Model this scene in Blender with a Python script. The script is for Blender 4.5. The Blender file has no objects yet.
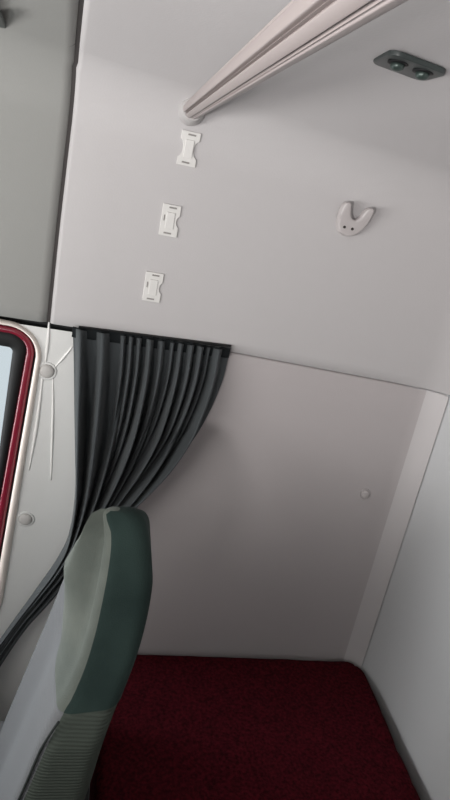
import bpy, bmesh, math, random
from mathutils import Vector, Matrix
random.seed(7)
S = bpy.context.scene
COL = S.collection
PI = math.pi

# ------------------------------------------------------------------ camera
RC = Matrix(((0.968842005, -0.150146565, 0.196980145),
             (0.127482326, -0.379565593, -0.916339575),
             (0.212352125, 0.912899759, -0.348598057)))   # world -> (right, down, forward)
FPX = 584.2427
EYE = Vector((0.0, 0.0, 1.75))
DW = 1.30                                                   # distance to the cab's side wall

def ray(px, py):
    return RC.transposed() @ Vector(((px - 225) / FPX, (py - 400) / FPX, 1.0))
def at(px, py, Y=DW):                                       # point of the vertical plane y = Y
    d = ray(px, py); return EYE + d * (Y / d.y)
def atz(px, py, z):
    d = ray(px, py); return EYE + d * ((z - EYE.z) / d.z)

cd = bpy.data.cameras.new('camera'); cam = bpy.data.objects.new('camera', cd); COL.objects.link(cam)
cd.sensor_fit = 'VERTICAL'; cd.sensor_height = 36.0; cd.lens = FPX / 800 * 36.0
cd.clip_start = 0.02
r, dn, fw = RC[0], RC[1], RC[2]
cam.matrix_world = Matrix(((r[0], -dn[0], -fw[0], EYE.x), (r[1], -dn[1], -fw[1], EYE.y),
                           (r[2], -dn[2], -fw[2], EYE.z), (0, 0, 0, 1)))
S.camera = cam

# ------------------------------------------------------------------ materials
def lin(c):
    return tuple(((v / 255) / 12.92 if v / 255 <= 0.04045 else ((v / 255 + 0.055) / 1.055) ** 2.4) for v in c) + (1.0,)

def mat(name, rgb, rough=0.6, spec=0.4, metal=0.0, noise=None, bump=None, sheen=0.0, rgb2=None, wave=None):
    m = bpy.data.materials.new(name); m.use_nodes = True
    nt = m.node_tree; n = nt.nodes; b = n['Principled BSDF']
    b.inputs['Base Color'].default_value = lin(rgb)
    b.inputs['Roughness'].default_value = rough
    b.inputs['Specular IOR Level'].default_value = spec
    b.inputs['Metallic'].default_value = metal
    if sheen:
        b.inputs['Sheen Weight'].default_value = sheen
        b.inputs['Sheen Roughness'].default_value = 0.5
    tc = n.new('ShaderNodeTexCoord')
    if noise and rgb2:
        t = n.new('ShaderNodeTexNoise'); t.inputs['Scale'].default_value = noise
        t.inputs['Detail'].default_value = 4
        nt.links.new(tc.outputs['Object'], t.inputs['Vector'])
        rp = n.new('ShaderNodeValToRGB')
        rp.color_ramp.elements[0].position = 0.35; rp.color_ramp.elements[1].position = 0.68
        rp.color_ramp.elements[0].color = lin(rgb); rp.color_ramp.elements[1].color = lin(rgb2)
        nt.links.new(t.outputs['Fac'], rp.inputs['Fac'])
        nt.links.new(rp.outputs['Color'], b.inputs['Base Color'])
    last = None
    if bump:
        sc, st = bump
        t = n.new('ShaderNodeTexNoise'); t.inputs['Scale'].default_value = sc; t.inputs['Detail'].default_value = 3
        nt.links.new(tc.outputs['Object'], t.inputs['Vector'])
        bp = n.new('ShaderNodeBump'); bp.inputs['Strength'].default_value = st; bp.inputs['Distance'].default_value = 0.002
        nt.links.new(t.outputs['Fac'], bp.inputs['Height'])
        nt.links.new(bp.outputs['Normal'], b.inputs['Normal']); last = bp
    if wave:
        sc, st, ax = wave
        w = n.new('ShaderNodeTexWave'); w.bands_direction = ax; w.inputs['Scale'].default_value = sc
        w.inputs['Distortion'].default_value = 0.6
        nt.links.new(tc.outputs['Object'], w.inputs['Vector'])
        bp = n.new('ShaderNodeBump'); bp.inputs['Strength'].default_value = st; bp.inputs['Distance'].default_value = 0.003
        nt.links.new(w.outputs['Fac'], bp.inputs['Height'])
        if last: nt.links.new(last.outputs['Normal'], bp.inputs['Normal'])
        nt.links.new(bp.outputs['Normal'], b.inputs['Normal'])
    return m

M = {}
M['liner'] = mat('moulded grey liner', (182, 179, 179), 0.62, 0.3, bump=(260, 0.12))
M['liner_low'] = mat('lower wall liner', (176, 170, 170), 0.62, 0.3, bump=(300, 0.15))
M['back'] = mat('rear wall liner', (194, 195, 196), 0.6, 0.3, bump=(300, 0.12))
M['front_liner'] = mat('front overhead liner', (142, 142, 139), 0.65, 0.3, bump=(260, 0.12))
M['pillar'] = mat('pillar trim plastic', (216, 216, 214), 0.4, 0.5, bump=(200, 0.08))
M['black'] = mat('black rubber', (18, 19, 20), 0.6, 0.3)
M['seam'] = mat('dark seam', (70, 67, 66), 0.8, 0.1)
M['cream'] = mat('cream weatherstrip', (226, 216, 208), 0.4, 0.5)
M['red'] = mat('red painted metal', (112, 22, 40), 0.25, 0.6)
M['rail'] = mat('beige rail', (154, 144, 142), 0.4, 0.5)
M['cap'] = mat('rail end plastic', (172, 169, 168), 0.45, 0.5)
M['white'] = mat('white plastic', (208, 206, 203), 0.5, 0.5)
M['mark2'] = mat('shallow slot', (142, 139, 136), 0.7, 0.2)
M['mark'] = mat('dark slot', (58, 54, 52), 0.7, 0.2)
M['hook'] = mat('beige hook plastic', (177, 171, 170), 0.45, 0.5)
M['dark_metal'] = mat('dark grey metal', (52, 58, 57), 0.4, 0.5)
M['bolt'] = mat('greenish steel bolt', (62, 74, 70), 0.35, 0.6, metal=0.4)
M['curtain'] = mat('charcoal curtain cloth', (66, 70, 72), 0.8, 0.2, bump=(700, 0.2), sheen=0.08)
M['header'] = mat('curtain header tape', (26, 29, 31), 0.85, 0.15)
M['maroon'] = mat('maroon velour', (46, 12, 17), 0.95, 0.05, noise=130, rgb2=(78, 19, 27), bump=(420, 0.6))
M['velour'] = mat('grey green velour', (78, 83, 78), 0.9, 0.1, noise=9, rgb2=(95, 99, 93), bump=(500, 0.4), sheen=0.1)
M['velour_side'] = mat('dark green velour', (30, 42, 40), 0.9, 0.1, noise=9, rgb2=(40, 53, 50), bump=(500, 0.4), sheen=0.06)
M['knit'] = mat('light grey ribbed knit', (100, 101, 103), 0.85, 0.15, bump=(600, 0.3), wave=(46, 0.25, 'Z'))
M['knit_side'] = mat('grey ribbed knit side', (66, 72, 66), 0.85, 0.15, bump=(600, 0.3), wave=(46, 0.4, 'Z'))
M['stitch'] = mat('dark seam piping', (40, 44, 43), 0.8, 0.2)
M['floor'] = mat('dark floor mat', (48, 47, 47), 0.8, 0.2, bump=(90, 0.4))
M['base'] = mat('grey base plastic', (110, 108, 106), 0.6, 0.3)

def glass_mat():
    m = bpy.data.materials.new('window glass'); m.use_nodes = True
    nt = m.node_tree; nt.nodes.clear()
    o = nt.nodes.new('ShaderNodeOutputMaterial'); mx = nt.nodes.new('ShaderNodeMixShader')
    t = nt.nodes.new('ShaderNodeBsdfTransparent'); g = nt.nodes.new('ShaderNodeBsdfGlossy')
    t.inputs['Color'].default_value = (0.94, 0.97, 0.98, 1); g.inputs['Roughness'].default_value = 0.03
    fr = nt.nodes.new('ShaderNodeFresnel'); fr.inputs['IOR'].default_value = 1.4
    nt.links.new(fr.outputs['Fac'], mx.inputs['Fac']); nt.links.new(t.outputs[0], mx.inputs[1])
    nt.links.new(g.outputs[0], mx.inputs[2]); nt.links.new(mx.outputs[0], o.inputs['Surface'])
    return m
M['glass'] = glass_mat()

# ------------------------------------------------------------------ helpers
def obj(name, bm, mats, parent=None, smooth=True, label=None, cat=None, group=None, kind=None, autosmooth=None):
    me = bpy.data.meshes.new(name)
    bmesh.ops.recalc_face_normals(bm, faces=bm.faces[:]) if len(bm.faces) else None
    bm.to_mesh(me); bm.free()
    for m in (mats if isinstance(mats, (list, tuple)) else [mats]): me.materials.append(m)
    for p in me.polygons: p.use_smooth = smooth
    o = bpy.data.objects.new(name, me); COL.objects.link(o)
    if parent is not None:
        o.parent = parent; o.matrix_parent_inverse = Matrix.Translation(-parent.location)
    if label: o['label'] = label
    if cat: o['category'] = cat
    if group: o['group'] = group
    if kind: o['kind'] = kind
    if autosmooth is not None and smooth:
        md = o.modifiers.new('edge', 'EDGE_SPLIT'); md.split_angle = math.radians(autosmooth)
    return o

def thing(name, loc, label, cat, group=None):
    o = bpy.data.objects.new(name, None); COL.objects.link(o); o.location = loc
    o.empty_display_size = 0.05
    o['label'] = label; o['category'] = cat
    if group: o['group'] = group
    return o

def struct(o):
    o['kind'] = 'structure'; return o

def grid(bm, rows, closed=False, midx=None):
    vs = [[bm.verts.new(p) for p in row] for row in rows]
    n = len(rows[0])
    for i in range(len(rows) - 1):
        for j in range(n if closed else n - 1):
            k = (j + 1) % n
            f = bm.faces.new((vs[i][j], vs[i][k], vs[i + 1][k], vs[i + 1][j]))
            if midx: f.material_index = midx(i, j)
    return vs

def capf(bm, ring):
    bm.faces.new(ring)

def box(bm, x0, x1, y0, y1, z0, z1, bev=0.0, seg=3):
    b2 = bmesh.new()
    bmesh.ops.create_cube(b2, size=1.0)
    for v in b2.verts:
        v.co = Vector(((x0 + x1) / 2 + v.co.x * (x1 - x0), (y0 + y1) / 2 + v.co.y * (y1 - y0), (z0 + z1) / 2 + v.co.z * (z1 - z0)))
    if bev: bmesh.ops.bevel(b2, geom=b2.edges[:], offset=bev, segments=seg, affect='EDGES', profile=0.5)
    me = bpy.data.meshes.new('tmp'); b2.to_mesh(me); b2.free(); bm.from_mesh(me); bpy.data.meshes.remove(me)

def prism(bm, pts, origin, ex, ey, ez, depth, bev=0.0, seg=3):
    """outline pts (a,b) in the plane (ex,ey), extruded along ez"""
    b2 = bmesh.new()
    lo = [b2.verts.new(origin + ex * a + ey * b) for a, b in pts]
    f = b2.faces.new(lo)
    e = bmesh.ops.extrude_face_region(b2, geom=[f])
    top = [v for v in e['geom'] if isinstance(v, bmesh.types.BMVert)]
    for v in top: v.co += ez * depth
    if bev:
        ed = [g for g in e['geom'] if isinstance(g, bmesh.types.BMEdge)]
        bmesh.ops.bevel(b2, geom=ed, offset=bev, segments=seg, affect='EDGES', profile=0.5)
    bmesh.ops.recalc_face_normals(b2, faces=b2.faces[:])
    me = bpy.data.meshes.new('tmp'); b2.to_mesh(me); b2.free(); bm.from_mesh(me); bpy.data.meshes.remove(me)

def lathe(bm, origin, axis, prof, n=28):
    """prof: (radius, height) along axis"""
    axis = axis.normalized()
    a = axis.orthogonal().normalized(); b = axis.cross(a)
    rows = []
    for rr, h in prof:
        rows.append([origin + axis * h + (a * math.cos(2 * PI * k / n) + b * math.sin(2 * PI * k / n)) * rr for k in range(n)])
    vs = grid(bm, rows, closed=True)
    capf(bm, vs[0]); capf(bm, vs[-1])

def tube(bm, pts, rad, n=10, flat=1.0):
    pts = [Vector(p) for p in pts]
    rows = []
    ref = None
    for i, p in enumerate(pts):
        t = (pts[min(i + 1, len(pts) - 1)] - pts[max(i - 1, 0)]).normalized()
        if ref is None: ref = t.orthogonal().normalized()
        ref = (ref - t * ref.dot(t)).normalized(); b = t.cross(ref)
        rr = rad[i] if isinstance(rad, (list, tuple)) else rad
        rows.append([p + (ref * math.cos(2 * PI * k / n) + b * math.sin(2 * PI * k / n)) * rr for k in range(n)])
    vs = grid(bm, rows, closed=True); capf(bm, vs[0]); capf(bm, vs[-1])

def resample(pts, n):
    """Catmull-Rom through pts, n samples evenly spaced by length"""
    P = [Vector(p) for p in pts]
    Q = [P[0] * 2 - P[1]] + P + [P[-1] * 2 - P[-2]]
    fine = []
    for i in range(1, len(Q) - 2):
        for k in range(24):
            t = k / 24
            a, b, c, d = Q[i - 1], Q[i], Q[i + 1], Q[i + 2]
            fine.append(0.5 * ((2 * b) + (c - a) * t + (2 * a - 5 * b + 4 * c - d) * t * t + (3 * b - a - 3 * c + d) * t ** 3))
    fine.append(P[-1].copy())
    L = [0]
    for i in range(1, len(fine)): L.append(L[-1] + (fine[i] - fine[i - 1]).length)
    out = []; j = 0
    for k in range(n):
        s = L[-1] * k / (n - 1)
        while j < len(L) - 2 and L[j + 1] < s: j += 1
        u = (s - L[j]) / max(1e-9, L[j + 1] - L[j])
        out.append(fine[j].lerp(fine[j + 1], min(1, max(0, u))))
    return out

def interp(tab, x):
    if x <= tab[0][0]: return tab[0][1]
    for (a, va), (b, vb) in zip(tab, tab[1:]):
        if x <= b: return va + (vb - va) * (x - a) / (b - a)
    return tab[-1][1]

# ------------------------------------------------------------------ the liner: upper side wall, cove and ceiling
ZS = 1.372           # seam between upper and lower wall panels
ZC = 1.896           # height where the cove passes into the roof
AE = math.radians(74)
RCV = 0.125          # cove radius wall / ceiling
XCV = 0.790          # where the side wall starts to turn into the rear wall
RV = 0.150           # radius of that vertical cove

def zs(x): return interp([(-0.07, 1.379), (0.29, 1.377), (0.80, 1.357), (1.0, 1.352)], x)
def rise(y):                                          # past the cove the roof arches up towards the middle of the cab
    q = max(0.0, DW - RCV * (1 - math.cos(AE)) - y); return 0.287 * 0.16 * (1 - math.exp(-q / 0.16)) + 0.05 * q * q / (q + 0.3)
def fall(x, y=2.0): return 0.060 * (x - 0.02) - rise(y)   # and falls a little towards the rear
def roof_z(px, py, off=0.0):
    p = atz(px, py, ZC - off)
    for _ in range(30): p = atz(px, py, ZC - fall(p.x, p.y) - off)
    return p
def up_z(p):         # the upper panels' lower edge follows the sloping seam
    t = (p.z - ZS) / (ZC - ZS)
    p.z = zs(p.x) + t * (ZC - fall(p.x) - zs(p.x)) if t < 1.0 else p.z - fall(p.x)
    return p
def low_z(p):
    p.z *= zs(p.x) / ZS; return p
def prof_rows():
    rows = []            # (dist travelled from the wall, z, normal y, normal z, s)
    n = 14
    for k in range(n): rows.append((0.0, ZS + (ZC - RCV * math.sin(AE) - ZS) * k / n, -1.0, 0.0))
    for k in range(15):
        a = AE * k / 14
        rows.append((RCV * (1 - math.cos(a)), ZC - RCV * math.sin(AE) + RCV * math.sin(a), -math.cos(a), -math.sin(a)))
    return rows
WALLROWS = prof_rows()
DE = RCV * (1 - math.cos(AE))
CEILROWS = [(DE + (2.45 - DE) * (k / 40) ** 1.5, ZC, 0.0, -1.0) for k in range(41)]

SEAM_W = [(at(px, py).z, at(px, py).x) for px, py in ((50, 310), (57, 240), (65, 170), (72, 110), (77.5, 66))]
SEAM_W.append((2.0, SEAM_W[-1][1] - 0.002))
_c = [atz(px, py, ZC) for px, py in ((80, 30), (82, 0), (84, -40), (86, -90))]
SEAM_C = [(0.0, SEAM_W[-1][1])] + [(DW - p.y, p.x) for p in _c]
def seamx(d, z):
    """x of the gap between the front overhead panel and the sleeper liner, going up the wall and on over the ceiling"""
    if d < RCV * 0.35: return interp(SEAM_W, z)
    return interp(SEAM_C, d)

def liner_rows(rows, side, edge_r, xend, seg=7):
    """side +1: from the gap towards the rear; -1: towards the front"""
    out = []
    for d, z, ny, nz in rows:
        xs = seamx(d, z) + side * 0.0018
        nrm = Vector((0, ny, nz)); base = Vector((0, DW - d, z))
        row = [Vector((xs, 0, 0)) + base - nrm * 0.03]
        for k in range(seg + 1):
            a = PI / 2 * k / seg
            row.append(Vector((xs + side * edge_r * (1 - math.cos(a)), 0, 0)) + base - nrm * edge_r * (1 - math.sin(a)))
        xe = xs + side * edge_r
        for k in range(1, 13): row.append(Vector((xe + (xend - xe) * k / 12, 0, 0)) + base)
        out.append(row)
    return out

# sleeper side: upper wall with the vertical cove and the rear wall's upper panel
bm = bmesh.new()
rows = liner_rows(WALLROWS, 1, 0.010, XCV)
for row, (d, z, ny, nz) in zip(rows, WALLROWS):
    for k in range(1, 13):
        a = PI / 2 * k / 12; rr = RV - d
        row.append(Vector((XCV + rr * math.sin(a), DW - RV + rr * math.cos(a), z)))
    xb = XCV + RV - d
    for yy in (1.05, 0.6, 0.2, -0.3, -0.8, -1.15): row.append(Vector((xb, yy, z)))
# folded-in bottom lip, so the panel has thickness
lip0 = [p + Vector((0, 0.010 if i < 20 else 0, -0.003)) for i, p in enumerate(rows[0])]
lip1 = [p + Vector((0, 0.022 if i < 20 else 0.0, 0.0)) for i, p in enumerate(rows[0])]
grid(bm, [[up_z(p) for p in row] for row in [lip1, lip0] + rows])
struct(obj('wall_side_upper', bm, M['liner']))

# ceiling over the bunk
bm = bmesh.new()
crow = []
for d, z, ny, nz in CEILROWS:
    xs = seamx(d, z) + 0.0018
    base = Vector((0, DW - d, z))
    row = [Vector((xs, DW - d, z + 0.03))]
    for k in range(8):
        a = PI / 2 * k / 7
        row.append(Vector((xs + 0.010 * (1 - math.cos(a)), DW - d, z + 0.010 * (1 - math.sin(a)))))
    xc = 0.187
    for k in range(13):
        row.append(Vector((xs + 0.010 + (xc - 0.03 - xs - 0.010) * (k + 1) / 13, DW - d, z)))
    for k in range(1, 49):
        x = xc - 0.03 + 0.06 * k / 48
        row.append(Vector((x, DW - d, z)))
    for k in range(1, 9): row.append(Vector((xc + 0.03 + (1.0 - xc - 0.03) * k / 8, DW - d, z)))
    crow.append(row)
grid(bm, [[p - Vector((0, 0, fall(p.x, p.y))) for p in row] for row in crow])
struct(obj('ceiling', bm, M['liner']))

# front overhead panel above the door window, and its run over the ceiling
bm = bmesh.new()
rows = liner_rows(WALLROWS, -1, 0.022, -1.35)
lip = [p + Vector((0, 0.03, 0)) for p in rows[0]]
grid(bm, [[up_z(p) for p in row] for row in [lip] + rows])
struct(obj('wall_front_upper', bm, M['front_liner']))
bm = bmesh.new(); grid(bm, [[p - Vector((0, 0, fall(p.x, p.y))) for p in row] for row in liner_rows(CEILROWS, -1, 0.022, -1.35)]); struct(obj('ceiling_front', bm, M['front_liner']))
# dark rubber strip at the bottom of the gap
bm = bmesh.new(); rr = []
for d, z, ny, nz in WALLROWS + CEILROWS[1:]:
    nrm = Vector((0, ny, nz)); c = up_z(Vector((seamx(d, z), DW - d, z))) - nrm * 0.012 + Vector((0, 0, rise(DW - d)))
    rr.append([c + Vector((-0.02, 0, 0)), c - nrm * -0.003, c + Vector((0.012, 0, 0))])
grid(bm, rr); struct(obj('trim_1', bm, M['seam']))

# ------------------------------------------------------------------ lower side wall with its rear cove, and the rear wall
bm = bmesh.new()
YL = DW + 0.004
LOWROWS = [(0.0, 0.0)] + [(0.02 + (ZS - 0.03) * k / 16, 0.0) for k in range(17)] + [(ZS - 0.006, 0.001), (ZS - 0.0035, 0.004), (ZS - 0.003, 0.02)]
TH = math.radians(55); RL = 0.085
def corner(z):                       # (x where the shallow cove starts, x and y of the corner seam)
    xe = 0.8625 + (ZS - z) * 0.034
    return xe - RL * math.sin(TH), xe, YL - RL * (1 - math.cos(TH))
rows = []
for z, back in LOWROWS:
    xc, xe, ye = corner(z)
    row = [Vector((0.03 + (xc - 0.03) * k / 20, YL + back, z)) for k in range(21)]
    for k in range(1, 11):
        a = TH * k / 10
        row.append(Vector((xc + RL * math.sin(a), YL + back - RL * (1 - math.cos(a)), z)))
    row.append(row[-1] + Vector((0.0012, 0.003, 0))); row.append(row[-1] + Vector((0.0, 0.012, 0)))
    rows.append([low_z(p) for p in row])
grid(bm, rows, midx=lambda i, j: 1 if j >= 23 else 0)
M['lit_cove'] = mat('corner cove painted lit', (193, 189, 189), 0.58, 0.3)  # lit edge of the corner painted in: cove faces paler than the wall
struct(obj('wall_side', bm, [M['liner_low'], M['lit_cove']], autosmooth=50))
bm = bmesh.new(); b2 = []
for k in range(13):
    z = (ZS - 0.004) * k / 12
    xc, xe, ye = corner(z); x0 = xe + 0.0035
    row = [Vector((x0 + 0.001, ye + 0.014, z)), Vector((x0, ye + 0.001, z)), Vector((x0 + 0.001, ye - 0.002, z))]
    for q in range(1, 30):
        d = 2.4 * (q / 29) ** 2
        row.append(Vector((x0 + 0.001 + 0.032 * (1 - math.exp(-d / 0.06)), ye - 0.002 - d, z)))
    b2.append([low_z(p) for p in row])
b2.append([p + Vector((0.07, 0, 0.001)) for p in b2[-1]])
grid(bm, b2)
struct(obj('wall_back', bm, M['back'], autosmooth=50))
# dark joint behind the seam of that corner
bm = bmesh.new(); rr = []
for z in (0.0, ZS - 0.01):
    xc, xe, ye = corner(z)
    rr.append([low_z(Vector((xe - 0.002, ye + 0.010, z))), low_z(Vector((xe + 0.008, ye + 0.010, z)))])
grid(bm, rr); struct(obj('trim_2', bm, M['seam']))

# ------------------------------------------------------------------ pillar trim with the window opening
YP = DW + 0.012
def rounded(poly, radii, n=12):
    out = []
    N = len(poly)
    for i, p in enumerate(poly):
        p = Vector(p); a = (Vector(poly[i - 1]) - p).normalized(); b = (Vector(poly[(i + 1) % N]) - p).normalized()
        ang = a.angle(b); t = radii[i] / math.tan(ang / 2)
        c = p + (a + b).normalized() * radii[i] / math.sin(ang / 2)
        s, e = p + a * t, p + b * t
        v0, v1 = s - c, e - c
        a0 = math.atan2(v0.y, v0.x); a1 = math.atan2(v1.y, v1.x)
        da = (a1 - a0 + PI) % (2 * PI) - PI
        out += [c + Vector((math.cos(a0 + da * k / n), math.sin(a0 + da * k / n))) * radii[i] for k in range(n + 1)]
    return out
def inset(loop, d):
    N = len(loop); out = []
    for i in range(N):
        t = (loop[(i + 1) % N] - loop[i - 1]).normalized()
        out.append(loop[i] + Vector((t.y, -t.x)) * d)         # clockwise outline: inward to the right
    return out
pr0, pr1 = at(37.5, 375), at(3, 592)
slope = (pr1.x - pr0.x) / (pr1.z - pr0.z)
ztop, zbot = at(0, 321).z, 0.52
xr = lambda z: pr0.x + slope * (z - pr0.z)
OUT = rounded([(-1.0, zbot), (-0.93, ztop + 0.02), (xr(ztop - 0.005), ztop - 0.005), (xr(zbot), zbot)], [0.08, 0.08, 0.075, 0.08])
BOTTOM, TOP = (-0.01, 0.0, 0.022, 0.028, 0.051, 0.061, 0.07), (-0.01, 0.0, 0.008, 0.014, 0.029, 0.066, 0.07)
NOMINAL = (-0.01, 0.0, 0.018, 0.0265, 0.047, 0.066, 0.07)
def strip(d):                                             # the strips change width along the opening
    out = []
    a_, b_ = inset(OUT, interp(list(zip(NOMINAL, BOTTOM)), d)), inset(OUT, interp(list(zip(NOMINAL, TOP)), d))
    for p, q, o_ in zip(a_, b_, OUT):
        t = interp([(ztop - 0.42, 0.0), (ztop - 0.16, 0.45), (ztop - 0.03, 1.0)], o_.y); out.append(p.lerp(q, t))
    return out
def loop3(l, y): return [Vector((p.x, y, p.y)) for p in l]

bm = bmesh.new()
hole = [bm.verts.new(p) for p in loop3(OUT, YP)]
outer = [bm.verts.new(p) for p in (Vector((-1.35, YP, 0)), Vector((-1.35, YP, 1.368)), Vector((0.045, YP, 1.363)), Vector((0.045, YP, 0)))]
es = [bm.edges.new((l[i], l[(i + 1) % len(l)])) for l in (hole, outer) for i in range(len(l))]
bmesh.ops.triangle_fill(bm, edges=es, use_beauty=True)
struct(obj('wall_pillar', bm, M['pillar'], smooth=False))

bm = bmesh.new()
grid(bm, [[Vector((-1.35, DW + 0.034, z)), Vector((0.05, DW + 0.034, z))] for z in (1.33, 1.42)])
struct(obj('trim_4', bm, M['black']))

win = bpy.data.objects.new('window_1', None); COL.objects.link(win); win.location = (-0.5, YP, 0.9); win['kind'] = 'structure'
def ringmesh(name, profile, m, parent, n_smooth=True):
    """profile: (inset, y) pairs swept round the window outline"""
    bm = bmesh.new()
    rows = [loop3(strip(d), y) for d, y in profile]
    grid(bm, rows, closed=True)
    return obj(name, bm, m, parent, autosmooth=50)
def arcp(d0, d1, y0, h, n=8):
    return [(d0 + (d1 - d0) * (1 - math.cos(PI * k / n)) / 2, y0 - h * math.sin(PI * k / n)) for k in range(n + 1)]
ringmesh('weatherstrip', [(-0.002, YP + 0.004)] + arcp(-0.002, 0.018, YP + 0.001, 0.011) + [(0.018, YP + 0.02)], M['cream'], win)
ringmesh('dark_gap', [(0.0175, YP + 0.012), (0.0265, YP + 0.014)], M['black'], win)
ringmesh('window_frame', [(0.0255, YP + 0.03)] + arcp(0.0255, 0.047, YP + 0.012, 0.008) + [(0.047, YP + 0.035)], M['red'], win)
ringmesh('rubber_seal', [(0.046, YP + 0.03)] + arcp(0.046, 0.066, YP + 0.024, 0.009) + [(0.066, YP + 0.045)], M['black'], win)
bm = bmesh.new()
gl = loop3(inset(OUT, 0.056), YP + 0.036)
f = bm.faces.new([bm.verts.new(p) for p in gl]); e = bmesh.ops.extrude_face_region(bm, geom=[f])
for v in e['geom']:
    if isinstance(v, bmesh.types.BMVert): v.co.y += 0.005
obj('glass_pane', bm, M['glass'], win, smooth=False)

# pressed ridges of the pillar trim running to its upper button
bm = bmesh.new()
def ridge(pts, w):
    P = [at(px, py, YP) for px, py in pts]
    P = resample(P, 14)
    tube(bm, P, [w * (0.45 + 0.55 * math.sin(PI * k / 13)) for k in range(14)], n=8)
ridge([(49, 322), (48, 340), (45, 366)], 0.0040)
ridge([(54, 368), (64, 357), (73, 346)], 0.0032)
ridge([(43, 374), (40, 400), (36, 430), (29, 470)], 0.0040)
ridge([(53, 377), (53, 410), (52, 445), (51, 480)], 0.0032)
M['ridge'] = mat('glossy ridge plastic', (232, 231, 228), 0.25, 0.6)  # whiter than the pillar, so the ridges' highlights sit in their colour
struct(obj('trim_3', bm, M['ridge']))

def button(px, py, rad, Y, m, label):
    o = at(px, py, Y); root = thing('trim_button', o, label, 'button', 'round trim buttons')
    bm = bmesh.new()
    lathe(bm, o + Vector((0, 0.001, 0)), Vector((0, -1, 0)), [(rad * 1.35, 0), (rad * 1.33, 0.0025), (rad * 1.15, 0.0035), (rad * 1.02, 0.002)])
    obj('rim', bm, m[0], root)
    bm = bmesh.new()
    lathe(bm, o + Vector((0, 0.001, 0)), Vector((0, -1, 0)), [(rad, 0), (rad, 0.004), (rad * .85, 0.007), (rad * .5, 0.0085), (rad * .1, 0.009)])
    obj('cap', bm, m[1], root)
    return root
M['btn'] = mat('button plastic', (186, 183, 180), 0.45, 0.4)
button(47, 371, 0.0165, YP, (M['pillar'], M['btn']), 'round grey trim button high on the pale pillar where the pressed ridges meet')
button(25.5, 519, 0.0165, YP, (M['pillar'], M['btn']), 'round grey trim button low on the pale pillar beside the window strip')
button(365, 494, 0.0125, YL, (M['liner_low'], M['hook']), 'small round button alone on the bare lower wall above the mattress')

# ------------------------------------------------------------------ overhead rail
RX, RZ = 0.1075, EYE.z + 0.1075
root = thing('overhead_rail', (RX, DW - 0.06, RZ), 'ribbed beige rail running under the ceiling from the upper wall', 'rail')
bm = bmesh.new()
prof = []
NP = 220
for k in range(NP):
    a = 2 * PI * k / NP
    # flattened tube with four rounded flutes on the side that faces down and into the cab
    rr = 0.0172
    aa = (math.degrees(a) + 360) % 360
    for g, dep, wd in ((212, 0.0065, 3.2), (222, 0.0045, 2.6), (263, 0.0065, 3.2), (273, 0.0040, 2.6), (160, 0.003, 5)):
        dd = (aa - g + 180) % 360 - 180
        rr -= dep * math.exp(-(dd / wd) ** 2)
    ca, sa = math.cos(a), math.sin(a)
    prof.append((ca * rr * 1.12, sa * rr * 0.95))
rows = [[Vector((RX + p[0], y, RZ + p[1])) for p in prof] for y in [DW - 0.035 - 2.2 * (k / 14) for k in range(15)]]
vs = grid(bm, rows, closed=True); capf(bm, vs[0]); capf(bm, vs[-1])
obj('tube', bm, M['rail'], root, autosmooth=70)
bm = bmesh.new()
lathe(bm, Vector((RX, DW - 0.012, RZ)), Vector((0, -1, 0)), [(0.027, 0), (0.027, 0.010), (0.0255, 0.022), (0.0235, 0.034), (0.0215, 0.042), (0.0195, 0.046), (0.012, 0.047)])
obj('end_socket', bm, M['cap'], root, autosmooth=50)
bm = bmesh.new()
box(bm, RX - 0.016, RX + 0.016, -0.35, -0.28, RZ + 0.01, ZC - fall(RX, -0.315) + 0.004, 0.004)
obj('hanger', bm, M['cap'], root)

# ------------------------------------------------------------------ bolted plate on the ceiling
corners = [roof_z(*p) for p in ((370, 61), (394, 47), (450, 69), (423, 80))]
pc = sum(corners, Vector()) / 4
ex = ((corners[3] - corners[0]) + (corners[2] - corners[1])); ex.normalize()
ey = Vector((0, 0, -1)).cross(ex)
la = ((corners[3] - corners[0]).length + (corners[2] - corners[1]).length) / 2
lb = abs(((corners[1] - corners[0]) + (corners[2] - corners[3])).dot(ey)) / 2
sk = ((corners[1] - corners[0]) + (corners[2] - corners[3])).dot(ex) / 2
sgn = 1 if (corners[1] - corners[0]).dot(ey) > 0 else -1
root = thing('bolted_plate', pc, 'dark grey metal plate with two bolts on the ceiling', 'plate')
bm = bmesh.new()
poly = [(-la / 2 - sk / 2, -sgn * lb / 2), (la / 2 - sk / 2, -sgn * lb / 2), (la / 2 + sk / 2, sgn * lb / 2), (-la / 2 + sk / 2, sgn * lb / 2)]
pl = rounded(poly, [min(la, lb) * 0.2] * 4, 8)
prism(bm, [(p.x, p.y) for p in pl], pc + Vector((0, 0, 0.001)), ex, ey, Vector((0, 0, -1)), 0.006, 0.002)
obj('plate', bm, M['dark_metal'], root, autosmooth=40)
for px, py in ((398, 63), (423, 72)):
    c = roof_z(px, py, 0.006)
    bm = bmesh.new()
    lathe(bm, c + Vector((0, 0, 0.002)), Vector((0, 0, -1)), [(0.0135, 0), (0.0135, 0.003), (0.0095, 0.0035)])
    w = obj('washer', bm, M['black'], root)
    bm = bmesh.new()
    lathe(bm, c + Vector((0, 0, 0.0)), Vector((0, 0, -1)), [(0.009, 0), (0.009, 0.004), (0.008, 0.007), (0.005, 0.009), (0.001, 0.0095)])
    obj('bolt', bm, M['bolt'], root)

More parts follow.
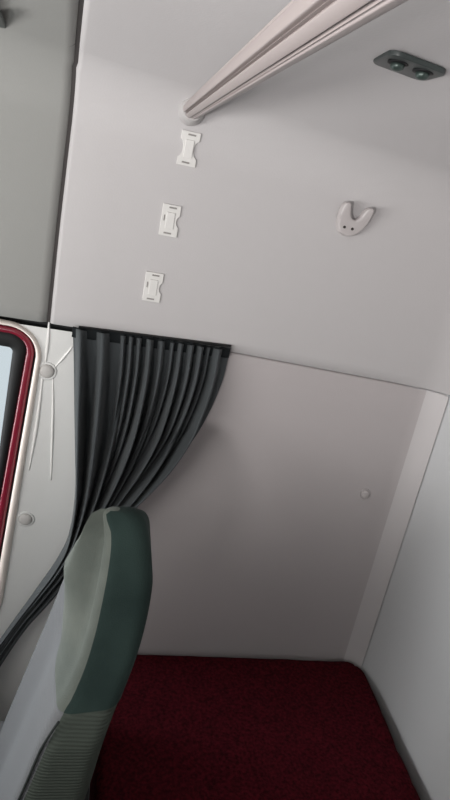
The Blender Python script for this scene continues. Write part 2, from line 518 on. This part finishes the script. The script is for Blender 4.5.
# ------------------------------------------------------------------ three white fasteners on the upper wall
def wall_d(p):                       # how far the cove has come in from the flat wall at this height
    zt = ZS + (p.z - zs(p.x)) / (ZC - fall(p.x) - zs(p.x)) * (ZC - ZS)
    q = (zt - (ZC - RCV * math.sin(AE))) / RCV
    return RCV * (1 - math.sqrt(max(0.0, 1 - min(q, 0.99) ** 2))) if q > 0 else 0.0
def conform(bm):
    for v in bm.verts: v.co.y -= wall_d(v.co)
    return bm
def fastener(px, py, shape, label, tilt=0.0):
    o = at(px, py); root = thing('wall_fastener', o, label, 'fastener', 'white fasteners on the upper wall')
    ex = Vector((math.cos(tilt), 0, math.sin(tilt))); ez = Vector((-math.sin(tilt), 0, math.cos(tilt)))
    w, h = 0.0195, 0.0325
    pts = [(-w, -h), (w, -h)]
    def notch(sx, cy, hh, dep, up):
        out = []
        for k in range(9):
            t = k / 8
            y = cy - hh + 2 * hh * t
            out.append((sx * (w - dep * math.sin(PI * t) ** 0.6), y if up else 2 * cy - y))
        return out
    if shape == 'right': pts += notch(1, 0.0, 0.012, 0.006, True)
    if shape == 'both': pts += notch(1, 0.0, 0.018, 0.009, True)
    pts += [(w, h), (-w, h)]
    if shape == 'both': pts += notch(-1, 0.0, 0.018, 0.008, False)
    bm = bmesh.new()
    prism(bm, pts, o + Vector((0, 0.0005, 0)), ex, ez, Vector((0, -1, 0)), 0.004, 0.0008, 2)
    obj('plate', conform(bm), M['white'], root, smooth=False)
    bm = bmesh.new()
    box(bm, -0.010, 0.008, -0.0010, 0.0010, -0.017, 0.017, 0.0009, 2)
    for v in bm.verts: v.co = o + ex * (v.co.x + 0.001) + ez * v.co.z + Vector((0, -0.0042 + v.co.y, 0))
    obj('raised_pad', conform(bm), M['white'], root, smooth=False)
    for sz in (-1, 1):
        bm = bmesh.new()
        box(bm, -0.008, 0.008, -0.0008, 0.0008, -0.0016, 0.0016, 0.0004, 1)
        for v in bm.verts: v.co = o + ex * (v.co.x + 0.002 * sz) + ez * (v.co.z + sz * 0.0265) + Vector((0, -0.004 + v.co.y, 0))
        obj('slot', conform(bm), M['mark2'], root, smooth=False)
    bm = bmesh.new()
    box(bm, -0.0012, 0.0012, -0.0008, 0.0008, -0.006, 0.006, 0.0004, 1)
    for v in bm.verts: v.co = o + ex * (v.co.x - 0.0135) + ez * (v.co.z + 0.004) + Vector((0, -0.004 + v.co.y, 0))
    if shape != 'both': obj('slot', conform(bm), M['mark2'], root, smooth=False)
    else: bm.free()
fastener(188.5, 149, 'both', 'white hourglass-shaped fastener on the wall just below the rail end, topmost of three')
fastener(170, 220.5, 'right', 'white notched fastener on the upper wall, middle one of the slanting three')
fastener(153, 287, 'right', 'white notched fastener on the upper wall just above the curtain, lowest of three')

# ------------------------------------------------------------------ V-shaped coat hook
o = at(351, 222)
root = thing('coat_hook', o, 'beige V-shaped plastic coat hook on the upper wall', 'hook')
def px2loc(px, py):
    p = at(px, py) - o; return (p.x, p.z)
outl = [(337, 231), (336, 222), (338, 210), (341, 203), (345, 201.5), (347.5, 204), (347.5, 211), (349, 217), (352.5, 219.5), (357, 217),
        (361, 211), (364, 208), (368, 207.5), (370, 210), (368, 217), (364, 225), (359, 231), (352, 235), (344, 235.5)]
P3 = resample([Vector((*px2loc(*p), 0)) for p in outl + [outl[0]]], 60)[:-1]
bm = bmesh.new()
prism(bm, [(p.x, p.y) for p in P3], o + Vector((0, 0.001, 0)), Vector((1, 0, 0)), Vector((0, 0, 1)), Vector((0, -1, 0)), 0.017, 0.005, 4)
for v in bm.verts:                      # the two prongs lean out from the wall
    h = v.co.z - (o.z - 0.012)
    if h > 0: v.co.y -= 0.30 * h * (1 if v.co.y < o.y - 0.008 else 0.75)
obj('hook_body', bm, M['hook'], root, autosmooth=50)
for px, py in ((344.6, 227), (352.4, 229)):
    c = at(px, py, DW - 0.0185)
    bm = bmesh.new(); lathe(bm, c + Vector((0, 0.004, 0)), Vector((0, -1, 0)), [(0.0032, 0), (0.0032, 0.0042), (0.0022, 0.005)])
    obj('screw', bm, M['mark'], root)

# dark bracket whose tip shows at the upper left
tip = [(-45, -10), (-14, 14), (-3, 12), (1, 15), (7.5, 31), (3, 35), (-12, 36), (-50, 40)]
o = roof_z(-10, 25)
bm = bmesh.new()
prism(bm, [((roof_z(*p) - o).x, (roof_z(*p) - o).y) for p in tip], o + Vector((0, 0, 0.004)), Vector((1, 0, 0)), Vector((0, 1, 0)), Vector((0, 0, -1)), 0.007, 0.002, 3)
obj('overhead_bracket', bm, M['dark_metal'], autosmooth=40, label='dark grey bracket tip on the front overhead panel at the upper left edge', cat='bracket')

# ------------------------------------------------------------------ curtain and its rail
a, b = at(74, 327), at(236, 350)
bm = bmesh.new()
rail_pts = [(-0.060, a.z + 0.004), (0.288, b.z + 0.010)]
n = 20
rows = []
for k in range(n + 1):
    t = k / n; x = rail_pts[0][0] + (rail_pts[1][0] - rail_pts[0][0]) * t; z = rail_pts[0][1] + (rail_pts[1][1] - rail_pts[0][1]) * t
    rows.append([Vector((x, DW - 0.009, z - 0.003)), Vector((x, DW - 0.010, z - 0.002)), Vector((x, DW - 0.010, z)), Vector((x, DW - 0.009, z + 0.001)), Vector((x, DW - 0.001, z + 0.001)), Vector((x, DW - 0.001, z - 0.003))])
vs = grid(bm, rows, closed=True); capf(bm, vs[0]); capf(bm, vs[-1])
obj('curtain_rail', bm, M['black'], autosmooth=40, label='thin black curtain rail along the seam under the upper wall panel', cat='rail')
bm = bmesh.new()
q0, q1 = at(-60, 300, DW), at(80, 331, DW)

LE = [(72, 330), (73, 365), (73.5, 400), (74.5, 450), (75, 495), (69, 535), (57, 561), (39, 588), (18, 618), (0, 643), (-30, 685), (-60, 740)]
RE = [(232, 352), (224, 384), (211, 415), (195, 443), (174, 469), (150, 491), (126, 511), (100, 534), (76, 566), (50, 600), (24, 632), (0, 668), (-22, 705), (-48, 760)]
NV, NU = 110, 360
YC = DW - 0.030
def lift(px, py):
    return at(px, py, YC)
Lc = resample([lift(*p) for p in LE], NV); Rc = resample([lift(*p) for p in RE], NV)
RIDGES = [(.045, .030, 1.0, 1), (.185, .036, 1.0, 1), (.31, .013, .7, .0), (.358, .013, .75, .0), (.41, .014, .8, .25), (.475, .020, 1.0, 1), (.55, .020, .9, .0), (.62, .012, .6, .0), (.672, .016, .85, .9),
          (.74, .019, .95, .2), (.80, .018, 1.0, .0), (.855, .012, .6, .0), (.915, .026, 1.0, .95)]
EXTRA = [(.325, .026, .9), (.575, .018, .7), (.815, .029, 1.0)]
def fold(u, v):
    w = min(1.0, v / 0.34); w = w * w * (3 - 2 * w)
    uu = u + 0.014 * math.sin(4.0 * v + 8 * u) * v
    h = 0.0
    for c, wd, am, keep in RIDGES:
        q = (uu - c) / (wd * (0.84 + 0.26 * w * keep))
        h = max(h, am * (1 - w + w * keep) * math.exp(-abs(q) ** 2.4))
    for c, wd, am in EXTRA:
        h = max(h, am * w * math.exp(-abs((uu - c) / wd) ** 2.4))
    return h
def amp(v):
    return interp([(0, 0.022), (0.04, 0.032), (0.15, 0.066), (0.35, 0.074), (0.5, 0.056), (0.62, 0.030), (1, 0.020)], v)
rows = []
for j in range(NV):
    v = j / (NV - 1)
    row = []
    for i in range(NU):
        u = i / (NU - 1)
        p = Lc[j].lerp(Rc[j], u)
        h = fold(u, v)
        y = -amp(v) * h + 0.02
        edge = math.sin(PI * min(1, u * 12) / 2) * math.sin(PI * min(1, (1 - u) * 12) / 2)
        p = p + Vector((0.0, y + 0.006 * (1 - edge), 0.0))
        if j < 8: p.z += 0.006 * (h - 0.5) * (1 - j / 8)
        p.y += 0.0015 * math.sin(60 * u + 13 * v)
        p.y = min(p.y, DW - 0.003)
        row.append(p)
    rows.append(row)
bm = bmesh.new(); grid(bm, rows)
cur = obj('curtain', bm, M['curtain'], label='charcoal grey pleated curtain gathered and pulled back behind the seat', cat='curtain')
sd = cur.modifiers.new('thick', 'SOLIDIFY'); sd.thickness = 0.0016; sd.offset = 0
bm = bmesh.new(); hr = []
for j in range(5):
    row = []
    for i in range(0, NU, 2):
        u = i / (NU - 1); p = Lc[0].lerp(Rc[0], u)
        h = fold(u, 0.0)
        row.append(p + Vector((0, 0.0185 - 0.004 * h, 0.003 - 0.006 * j)))
    hr.append(row)
grid(bm, hr)
hd = obj('header_tape', bm, M['header'], cur)
md = hd.modifiers.new('thick', 'SOLIDIFY'); md.thickness = 0.0015

# ------------------------------------------------------------------ bunk and mattress
ZM = 0.459
bm = bmesh.new()
box(bm, 0.125, 0.835, -1.10, DW - 0.012, 0.0, 0.30, 0.01)
obj('bunk_base', bm, M['base'], label='grey bunk base box carrying the maroon mattress along the rear wall', cat='bunk', smooth=False)

x0, x1, y0, y1 = 0.105, 0.905, -1.05, 1.296
bm = bmesh.new()
N1, N2 = 90, 200
rad = 0.028
def matt(u, v):
    x = x0 + (x1 - x0) * u; y = y0 + (y1 - y0) * v
    return x, y
def edge_z(dist):
    if dist >= rad: return 0.0
    q = 1 - dist / rad
    return -rad * (1 - math.sqrt(max(0, 1 - q * q)))
def spaced(n, lo, hi):
    out = []
    e = [rad * (1 - math.cos(PI / 2 * k / 6)) for k in range(7)]
    out += [lo + t for t in e]
    m = n - 14
    out += [lo + rad + (hi - lo - 2 * rad) * (k + 1) / (m + 1) for k in range(m)]
    out += [hi - t for t in reversed(e)]
    return out
XS, YS = spaced(N1, x0, x1), spaced(N2, y0, y1)
import mathutils.noise as mn
rows = []
for y in YS:
    row = []
    for x in XS:
        ez = edge_z(min(x - x0, x1 - x)) + edge_z(min(y - y0, y1 - y))
        ez = max(ez, -rad)
        soft = 0.004 * mn.noise(Vector((x * 5, y * 4, 0))) + 0.0018 * mn.noise(Vector((x * 19, y * 13, 4)))
        # a few pull creases along the rear edge
        cr = 0.0
        for yy, am in ((1.13, .006), (1.02, .008), (0.93, .005)):
            cr -= am * math.exp(-(((y - yy) + 0.5 * (x - 0.86)) / 0.014) ** 2) * math.exp(-((x - 0.86) / 0.06) ** 2)
        xx = x
        # the rear corner is rounded in plan and the rear edge bulges
        cx, cy, cr_ = x1 - 0.06, y1 - 0.06, 0.06
        p = Vector((xx, y, ZM + ez + soft + cr))
        if x > cx and y > cy:
            d = Vector((x - cx, y - cy)); m_ = max(d.x, d.y)
            if d.length > 1e-6:
                d = d.normalized() * m_; p.x, p.y = cx + d.x, cy + d.y
        if x > x1 - 0.2: p.x += (0.012 * mn.noise(Vector((0, y * 3.1, 2))) - 0.006) * (x - x1 + 0.2) / 0.2
        row.append(p)
    rows.append(row)
vs = grid(bm, rows)
ring = [v for v in vs[0]] + [r_[-1] for r_ in vs[1:]] + list(reversed(vs[-1]))[1:] + [r_[0] for r_ in reversed(vs[1:-1])]
prev = ring
for dz in (-0.05, -0.10, -0.13):
    new = [bm.verts.new(Vector((v.co.x, v.co.y, ZM + dz))) for v in ring]
    for k in range(len(ring)):
        bm.faces.new((prev[k], prev[(k + 1) % len(ring)], new[(k + 1) % len(ring)], new[k]))
    prev = new
for v in prev: v.co.z = 0.30
capf(bm, prev)
obj('mattress', bm, M['maroon'], label='dark maroon velour mattress filling the bunk below the bare wall', cat='mattress')

# ------------------------------------------------------------------ the seat
YN, YF = 0.65, 1.08
FR = [(109, 511), (103, 516), (103, 530), (103, 552), (99, 580), (93, 610), (86, 640), (76, 672), (62, 704), (55, 715), (36, 752), (16, 798), (-8, 850), (-40, 920)]
RR = [(120, 511), (131, 514), (140, 521), (147, 533), (151, 556), (153, 580), (153, 598), (147, 632), (137, 668), (121, 710), (104, 756), (90, 800), (72, 850), (48, 920)]
YNEAR = [(508, 0.862), (519, 0.848), (537, 0.826), (564, 0.795), (595, 0.762), (640, 0.722), (672, 0.694), (715, 0.665), (750, 0.650), (1000, 0.650)]
_n = 64
_f = resample([Vector((p[0], p[1], 0)) for p in FR], _n); _b = resample([Vector((p[0], p[1], 0)) for p in RR], _n)
HWS = []; F3 = []; B3 = []
for a_, b_ in zip(_f, _b):
    yn = interp(YNEAR, (a_.y + b_.y) / 2)
    F3.append(at(a_.x, a_.y, yn)); B3.append(at(b_.x, b_.y, yn)); HWS.append((YN + YF) / 2 - yn)
seat = thing('cab_seat', (-0.05, 0.86, 0.0), 'grey-green fabric cab seat seen from its side in front of the bunk', 'seat')
def section(fp, bp, wy=0.0, shrink=1.0, rf=0.030, rb=0.028, puff=0.0):
    """rounded rectangle between the front line and the rear line, across the seat's width"""
    c = (fp + bp) / 2; h = (bp - fp) / 2 * shrink
    L = h.length; hx = h.normalized()
    ym = (YN + YF) / 2; hw = wy
    pts = []
    def arc(cx, cy, r_, a0, a1, n=8):
        for k in range(n + 1):
            a = a0 + (a1 - a0) * k / n
            pts.append((cx + r_ * math.cos(a), cy + r_ * math.sin(a)))
    rf = min(rf, L * 0.9, hw * 0.95); rb = min(rb, L * 0.9, hw * 0.95)
    # start mid near side, go to the front, far, rear
    pts_near = [(L - rb - (2 * L - rf - rb) * k / 8, -hw) for k in range(1, 8)]
    pts += pts_near
    arc(-L + rf, -hw + rf, rf, -PI / 2, -PI, 8)
    for k in range(1, 16):
        t = k / 16; y = -hw + rf + (2 * hw - 2 * rf) * t
        hollow = min(1.0, hw / 0.2) * 0.012 * (math.sin(PI * t) ** 2) - 0.006 * math.sin(PI * t * 2) ** 2
        pts.append((-L + hollow - puff * math.sin(PI * t), y))
    arc(-L + rf, hw - rf, rf, PI, PI / 2, 8)
    pts += [(-L + rf + (2 * L - rf - rb) * k / 8, hw) for k in range(1, 8)]
    arc(L - rb, hw - rb, rb, PI / 2, 0, 8)
    for k in range(1, 12): pts.append((L, hw - rb - (2 * hw - 2 * rb) * k / 12))
    arc(L - rb, -hw + rb, rb, 0, -PI / 2, 8)
    return [Vector((c.x + hx.x * a, ym + b, c.z + hx.z * a)) for a, b in pts]
NF0, NF1 = 11, 11 + 17      # indices of the front face within a section
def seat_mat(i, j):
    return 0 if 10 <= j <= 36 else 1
split = next(k for k in range(64) if _f[k].y > 712)
secs = []
up = ((F3[0] + B3[0]) / 2 - (F3[6] + B3[6]) / 2).normalized()
crown = []
bm = bmesh.new()
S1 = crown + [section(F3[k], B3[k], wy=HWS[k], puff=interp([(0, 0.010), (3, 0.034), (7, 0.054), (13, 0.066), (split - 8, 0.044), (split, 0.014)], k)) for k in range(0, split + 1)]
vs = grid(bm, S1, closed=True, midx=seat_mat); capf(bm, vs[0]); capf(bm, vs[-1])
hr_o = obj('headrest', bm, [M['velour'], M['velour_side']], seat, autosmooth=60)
bm = bmesh.new()
S2 = [section(F3[k] + (B3[k] - F3[k]) * 0.015, B3[k] - (B3[k] - F3[k]) * 0.015, wy=HWS[k] - 0.002, puff=0.012) for k in range(split, 64)]
vs = grid(bm, S2, closed=True, midx=seat_mat); capf(bm, vs[0]); capf(bm, vs[-1])
obj('backrest', bm, [M['knit'], M['knit_side']], seat, autosmooth=60)
bm = bmesh.new()
tube(bm, [Vector((F3[k].x + 0.0075, YN + 0.0075, F3[k].z)) for k in range(split, 64)], 0.0022, 8)
obj('piping', bm, M['stitch'], seat)
bm = bmesh.new()
box(bm, -0.58, -0.06, YN + 0.0, YF + 0.0, 0.34, 0.46, 0.04, 5)
obj('seat_cushion', bm, [M['knit']], seat)
bm = bmesh.new()
box(bm, -0.50, 0.02, YN + 0.06, YF - 0.06, 0.0, 0.345, 0.02, 3)
obj('pedestal', bm, M['black'], seat, smooth=False)

# ------------------------------------------------------------------ rest of the cab shell
bm = bmesh.new(); box(bm, -1.45, 1.1, -1.3, 1.42, -0.05, 0.0); struct(obj('floor', bm, M['floor'], smooth=False))
bm = bmesh.new()
box(bm, -1.45, -1.40, -1.2, 1.32, 0.0, 1.08); box(bm, -1.45, -1.40, -1.2, 1.32, 1.68, 2.2); struct(obj('wall_front', bm, M['base'], smooth=False))
bm = bmesh.new()
box(bm, -1.4, 0.95, -1.2, -1.16, 0.0, 0.6); box(bm, -0.45, 0.95, -1.2, -1.16, 0.6, 2.2); box(bm, -1.4, -0.45, -1.2, -1.16, 1.4, 2.2); box(bm, -1.4, -1.25, -1.2, -1.16, 0.6, 1.4)
struct(obj('wall_opposite', bm, M['front_liner'], smooth=False))

# ------------------------------------------------------------------ light: overcast sky, windscreen and far door window
w = bpy.data.worlds.new('sky'); S.world = w; w.use_nodes = True
bg = w.node_tree.nodes['Background']; bg.inputs['Color'].default_value = (0.90, 0.96, 1.0, 1); bg.inputs['Strength'].default_value = 0.78
def area(name, loc, target, sx, sy, power, color, spread=180):
    d = bpy.data.lights.new(name, 'AREA'); d.shape = 'RECTANGLE'; d.size = sx; d.size_y = sy; d.energy = power; d.color = color; d.spread = math.radians(spread)
    o = bpy.data.objects.new(name, d); COL.objects.link(o); o.location = loc
    o.rotation_euler = (Vector(target) - Vector(loc)).to_track_quat('-Z', 'Y').to_euler()
area('windscreen_daylight', (-1.42, -0.1, 1.32), (0.0, 0.4, 1.95), 1.4, 0.36, 19, (1.0, 0.98, 0.96), 125)
area('door_window_daylight', (-0.85, -1.14, 1.26), (0.0, 0.3, 2.9), 0.22, 0.16, 20, (1.0, 0.97, 0.96), 112)
area('side_window_daylight', (-0.62, 1.40, 0.98), (0.6, 0.55, 0.75), 0.5, 0.7, 12, (0.95, 0.98, 1.0))

S.view_settings.view_transform = 'Standard'; S.view_settings.look = 'None'
S.view_settings.gamma = 1.0; S.view_settings.exposure = 0.0; S.view_settings.use_curve_mapping = False
S.cycles.use_denoising = True
S.cycles.max_bounces = 12; S.cycles.diffuse_bounces = 6
